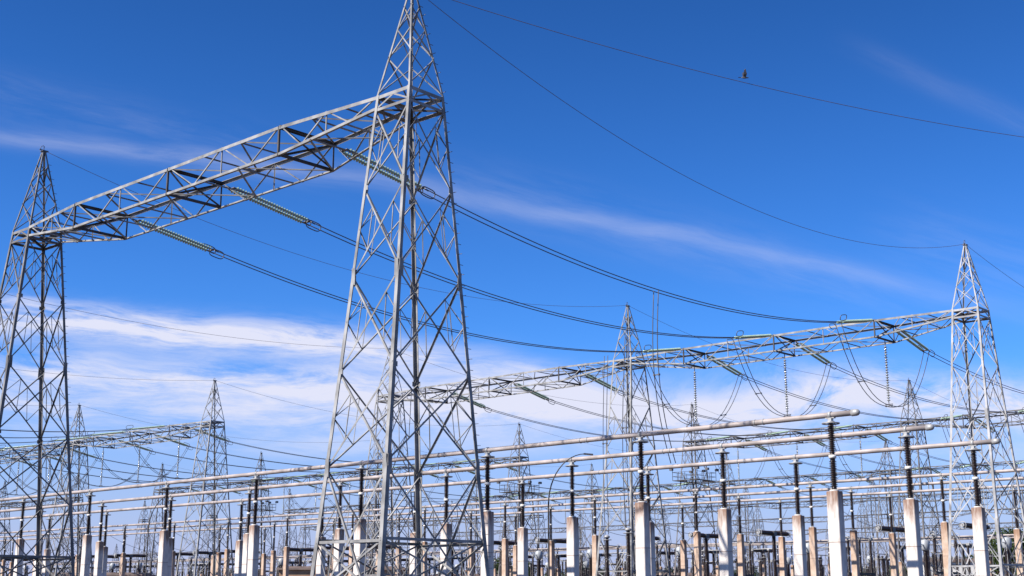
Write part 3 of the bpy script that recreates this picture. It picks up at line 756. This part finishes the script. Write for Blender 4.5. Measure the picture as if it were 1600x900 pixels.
b = empty('bird', (49.9, 30.1, 24.95), R(-45))
m = MB(); m.lathe([(.005, -.26), (.04, -.2), (.075, -.05), (.08, .05), (.05, .16), (.045, .2), (.05, .24), (.03, .28), (.008, .33)], (0, 0, 0), 'X', n=10); m.add([(-.24, -.02, 0), (-.46, -.09, .01), (-.46, .09, .01), (-.24, .02, 0), (-.24, 0, -.02)], [(0, 1, 2, 3), (0, 4, 1), (4, 2, 1), (3, 2, 4)]); m.build('body', iron, b)
for s_ in (-1, 1):
    m = MB(); q = [(.1, 0, .03), (.14, s_ * .22, .24), (.02, s_ * .34, .58), (-.08, s_ * .3, .5), (-.1, s_ * .18, .2), (-.1, 0, .03)]
    m.add(q + [(x, y, z - .015) for x, y, z in q], [(0, 1, 4, 5), (1, 2, 3, 4), (6, 11, 10, 7), (7, 10, 9, 8), (0, 6, 7, 1), (1, 7, 8, 2), (2, 8, 9, 3), (3, 9, 10, 4), (4, 10, 11, 5)]); m.build('wing', iron, b)
b.scale = (.62, .62, .62); tag(b, 'small dark bird with raised wings beside the uppermost wire', 'bird')

# ------------------------------------------------------------------ low buildings
def building(loc, rz, w, d, h, wm, rm, label, nwin=5):
    root = empty('low_building', loc, rz)
    m = MB(); m.box((0, 0, h / 2), w, d, h); m.build('wall', wm, root)
    m = MB(); m.box((0, 0, h + .12), w + .7, d + .7, .24); m.box((0, 0, h + .36), w * .96, d * .96, .24); m.build('roof', rm, root)
    for i in range(nwin):
        x = -w / 2 + w * (i + .5) / nwin
        if i == nwin // 2:
            m = MB(); m.box((x, -d / 2 - .03, 1.1), 1.1, .06, 2.2); m.build('door', galv_dark, root)
        else:
            m = MB(); m.box((x, -d / 2 - .02, h * .55), 1.3, .05, 1.1); wd = m.build('window', dark_m, root)
            m = MB(); m.box((x, -d / 2 - .06, h * .55 - .62), 1.5, .16, .08); m.build('sill', wall_w, wd)
    tag(root, label, 'building'); return root
RZ = -math.atan2(.746, .666)
building((125.5, 143.5, 0), RZ, 17, 8, 5.0, wall_m, roof_m, 'long low ochre building seen through the legs of the largest tower', 7)
building((169, 119, 0), RZ, 13, 7, 4.4, wall_m, roof_m, 'small ochre building low behind the posts right of centre', 5)
building((166, 158, 0), RZ, 12, 7, 4.6, wall_m, roof_m, 'small ochre building low behind the posts left of the mid tower', 5)
building((110, 182, 0), RZ, 15, 7, 4.4, wall_m, roof_m, 'ochre building low at left between brown posts', 5)
building((187, 82, 0), RZ, 9, 6, 6.2, wall_w, roof_m, 'bright white building low beside the right end tower', 3)

# ------------------------------------------------------------------ trees
def make_tree(seed, h, rad, n):
    rnd = random.Random(seed); root = empty('leafy_tree'); m = MB()
    m.tube([(0, 0, 0), (.1, .05, h * .2), (.0, .2, h * .42), (.1, .1, h * .7)], [.3, .24, .16, .06], 8)
    blobs = []
    for i in range(15):
        a = rnd.uniform(0, 6.28); rr = rad * rnd.uniform(.15, .8); z = h * rnd.uniform(.38, .86); br = rad * rnd.uniform(.28, .5) * (1.1 - .4 * (z / h))
        c = Vector((rr * math.cos(a) * (1.2 - z / h * .7), rr * math.sin(a) * (1.2 - z / h * .7), z)); blobs.append((c, br))
        m.tube([(0, 0, h * .25), (c * .5) + Vector((0, 0, h * .12)), c], [.12, .07, .03], 6)
    m.build('trunk', bark_m, root)
    m = MB()
    for i in range(n):
        c, br = rnd.choice(blobs)
        d = Vector((rnd.gauss(0, 1), rnd.gauss(0, 1), rnd.gauss(0, 1))).normalized(); p = c + d * br * rnd.uniform(.45, 1.12) ** .7 * Vector((1, 1, .8)).length / 1.6
        s = rnd.uniform(.10, .24); a = Vector((rnd.gauss(0, 1), rnd.gauss(0, 1), rnd.gauss(0, 1))).normalized(); b = a.cross(d)
        if b.length < .1: continue
        b.normalize(); m.add([p - a * s, p - b * s * .6, p + a * s, p + b * s * .6], [(0, 1, 2, 3)])
    m.build('crown', leaf_m, root)
    return reg(root)
trees = [make_tree(3, 12.5, 5.4, 9000), make_tree(11, 10.5, 5.0, 7000), make_tree(23, 9.0, 4.6, 6000)]
spots = [(213, 77, 0, 1.14, 'tallest round green tree at the lower right edge'), (211.5, 83.5, 1, 1.18, 'round green tree second from the right edge'), (213, 89, 2, 1.08, 'low green tree half hidden behind the right end tower'),
         (214, 95.5, 1, .78, 'small green tree just left of the right end tower'), (215, 103, 2, .8, 'small green tree behind the white building, left side')]
rn2 = random.Random(5)
for i in range(20):
    u = .49 + i * .0235; dep = rn2.uniform(285, 330); lat = (u - .5) / F * dep
    p = Vector((.746056, .665883, 0)) * dep + rt * lat
    if i % 6 == 5: continue
    spots.append((p.x, p.y, i % 3, rn2.uniform(.55, .95), f'far green tree in the low tree line, {ORD[len(spots) - 5]}from the left' if len(spots) > 5 else 'far green tree at the left end of the low tree line'))
for x, y, t, s, lab in spots:
    o = place(trees[t], (x, y, 0), rn2.uniform(0, 6.28)); o.scale = (s, s, s); tag(o, lab, 'tree', 'trees beyond the yard')

# ------------------------------------------------------------------ output
SC.render.engine = 'CYCLES'
SC.cycles.max_bounces = 6
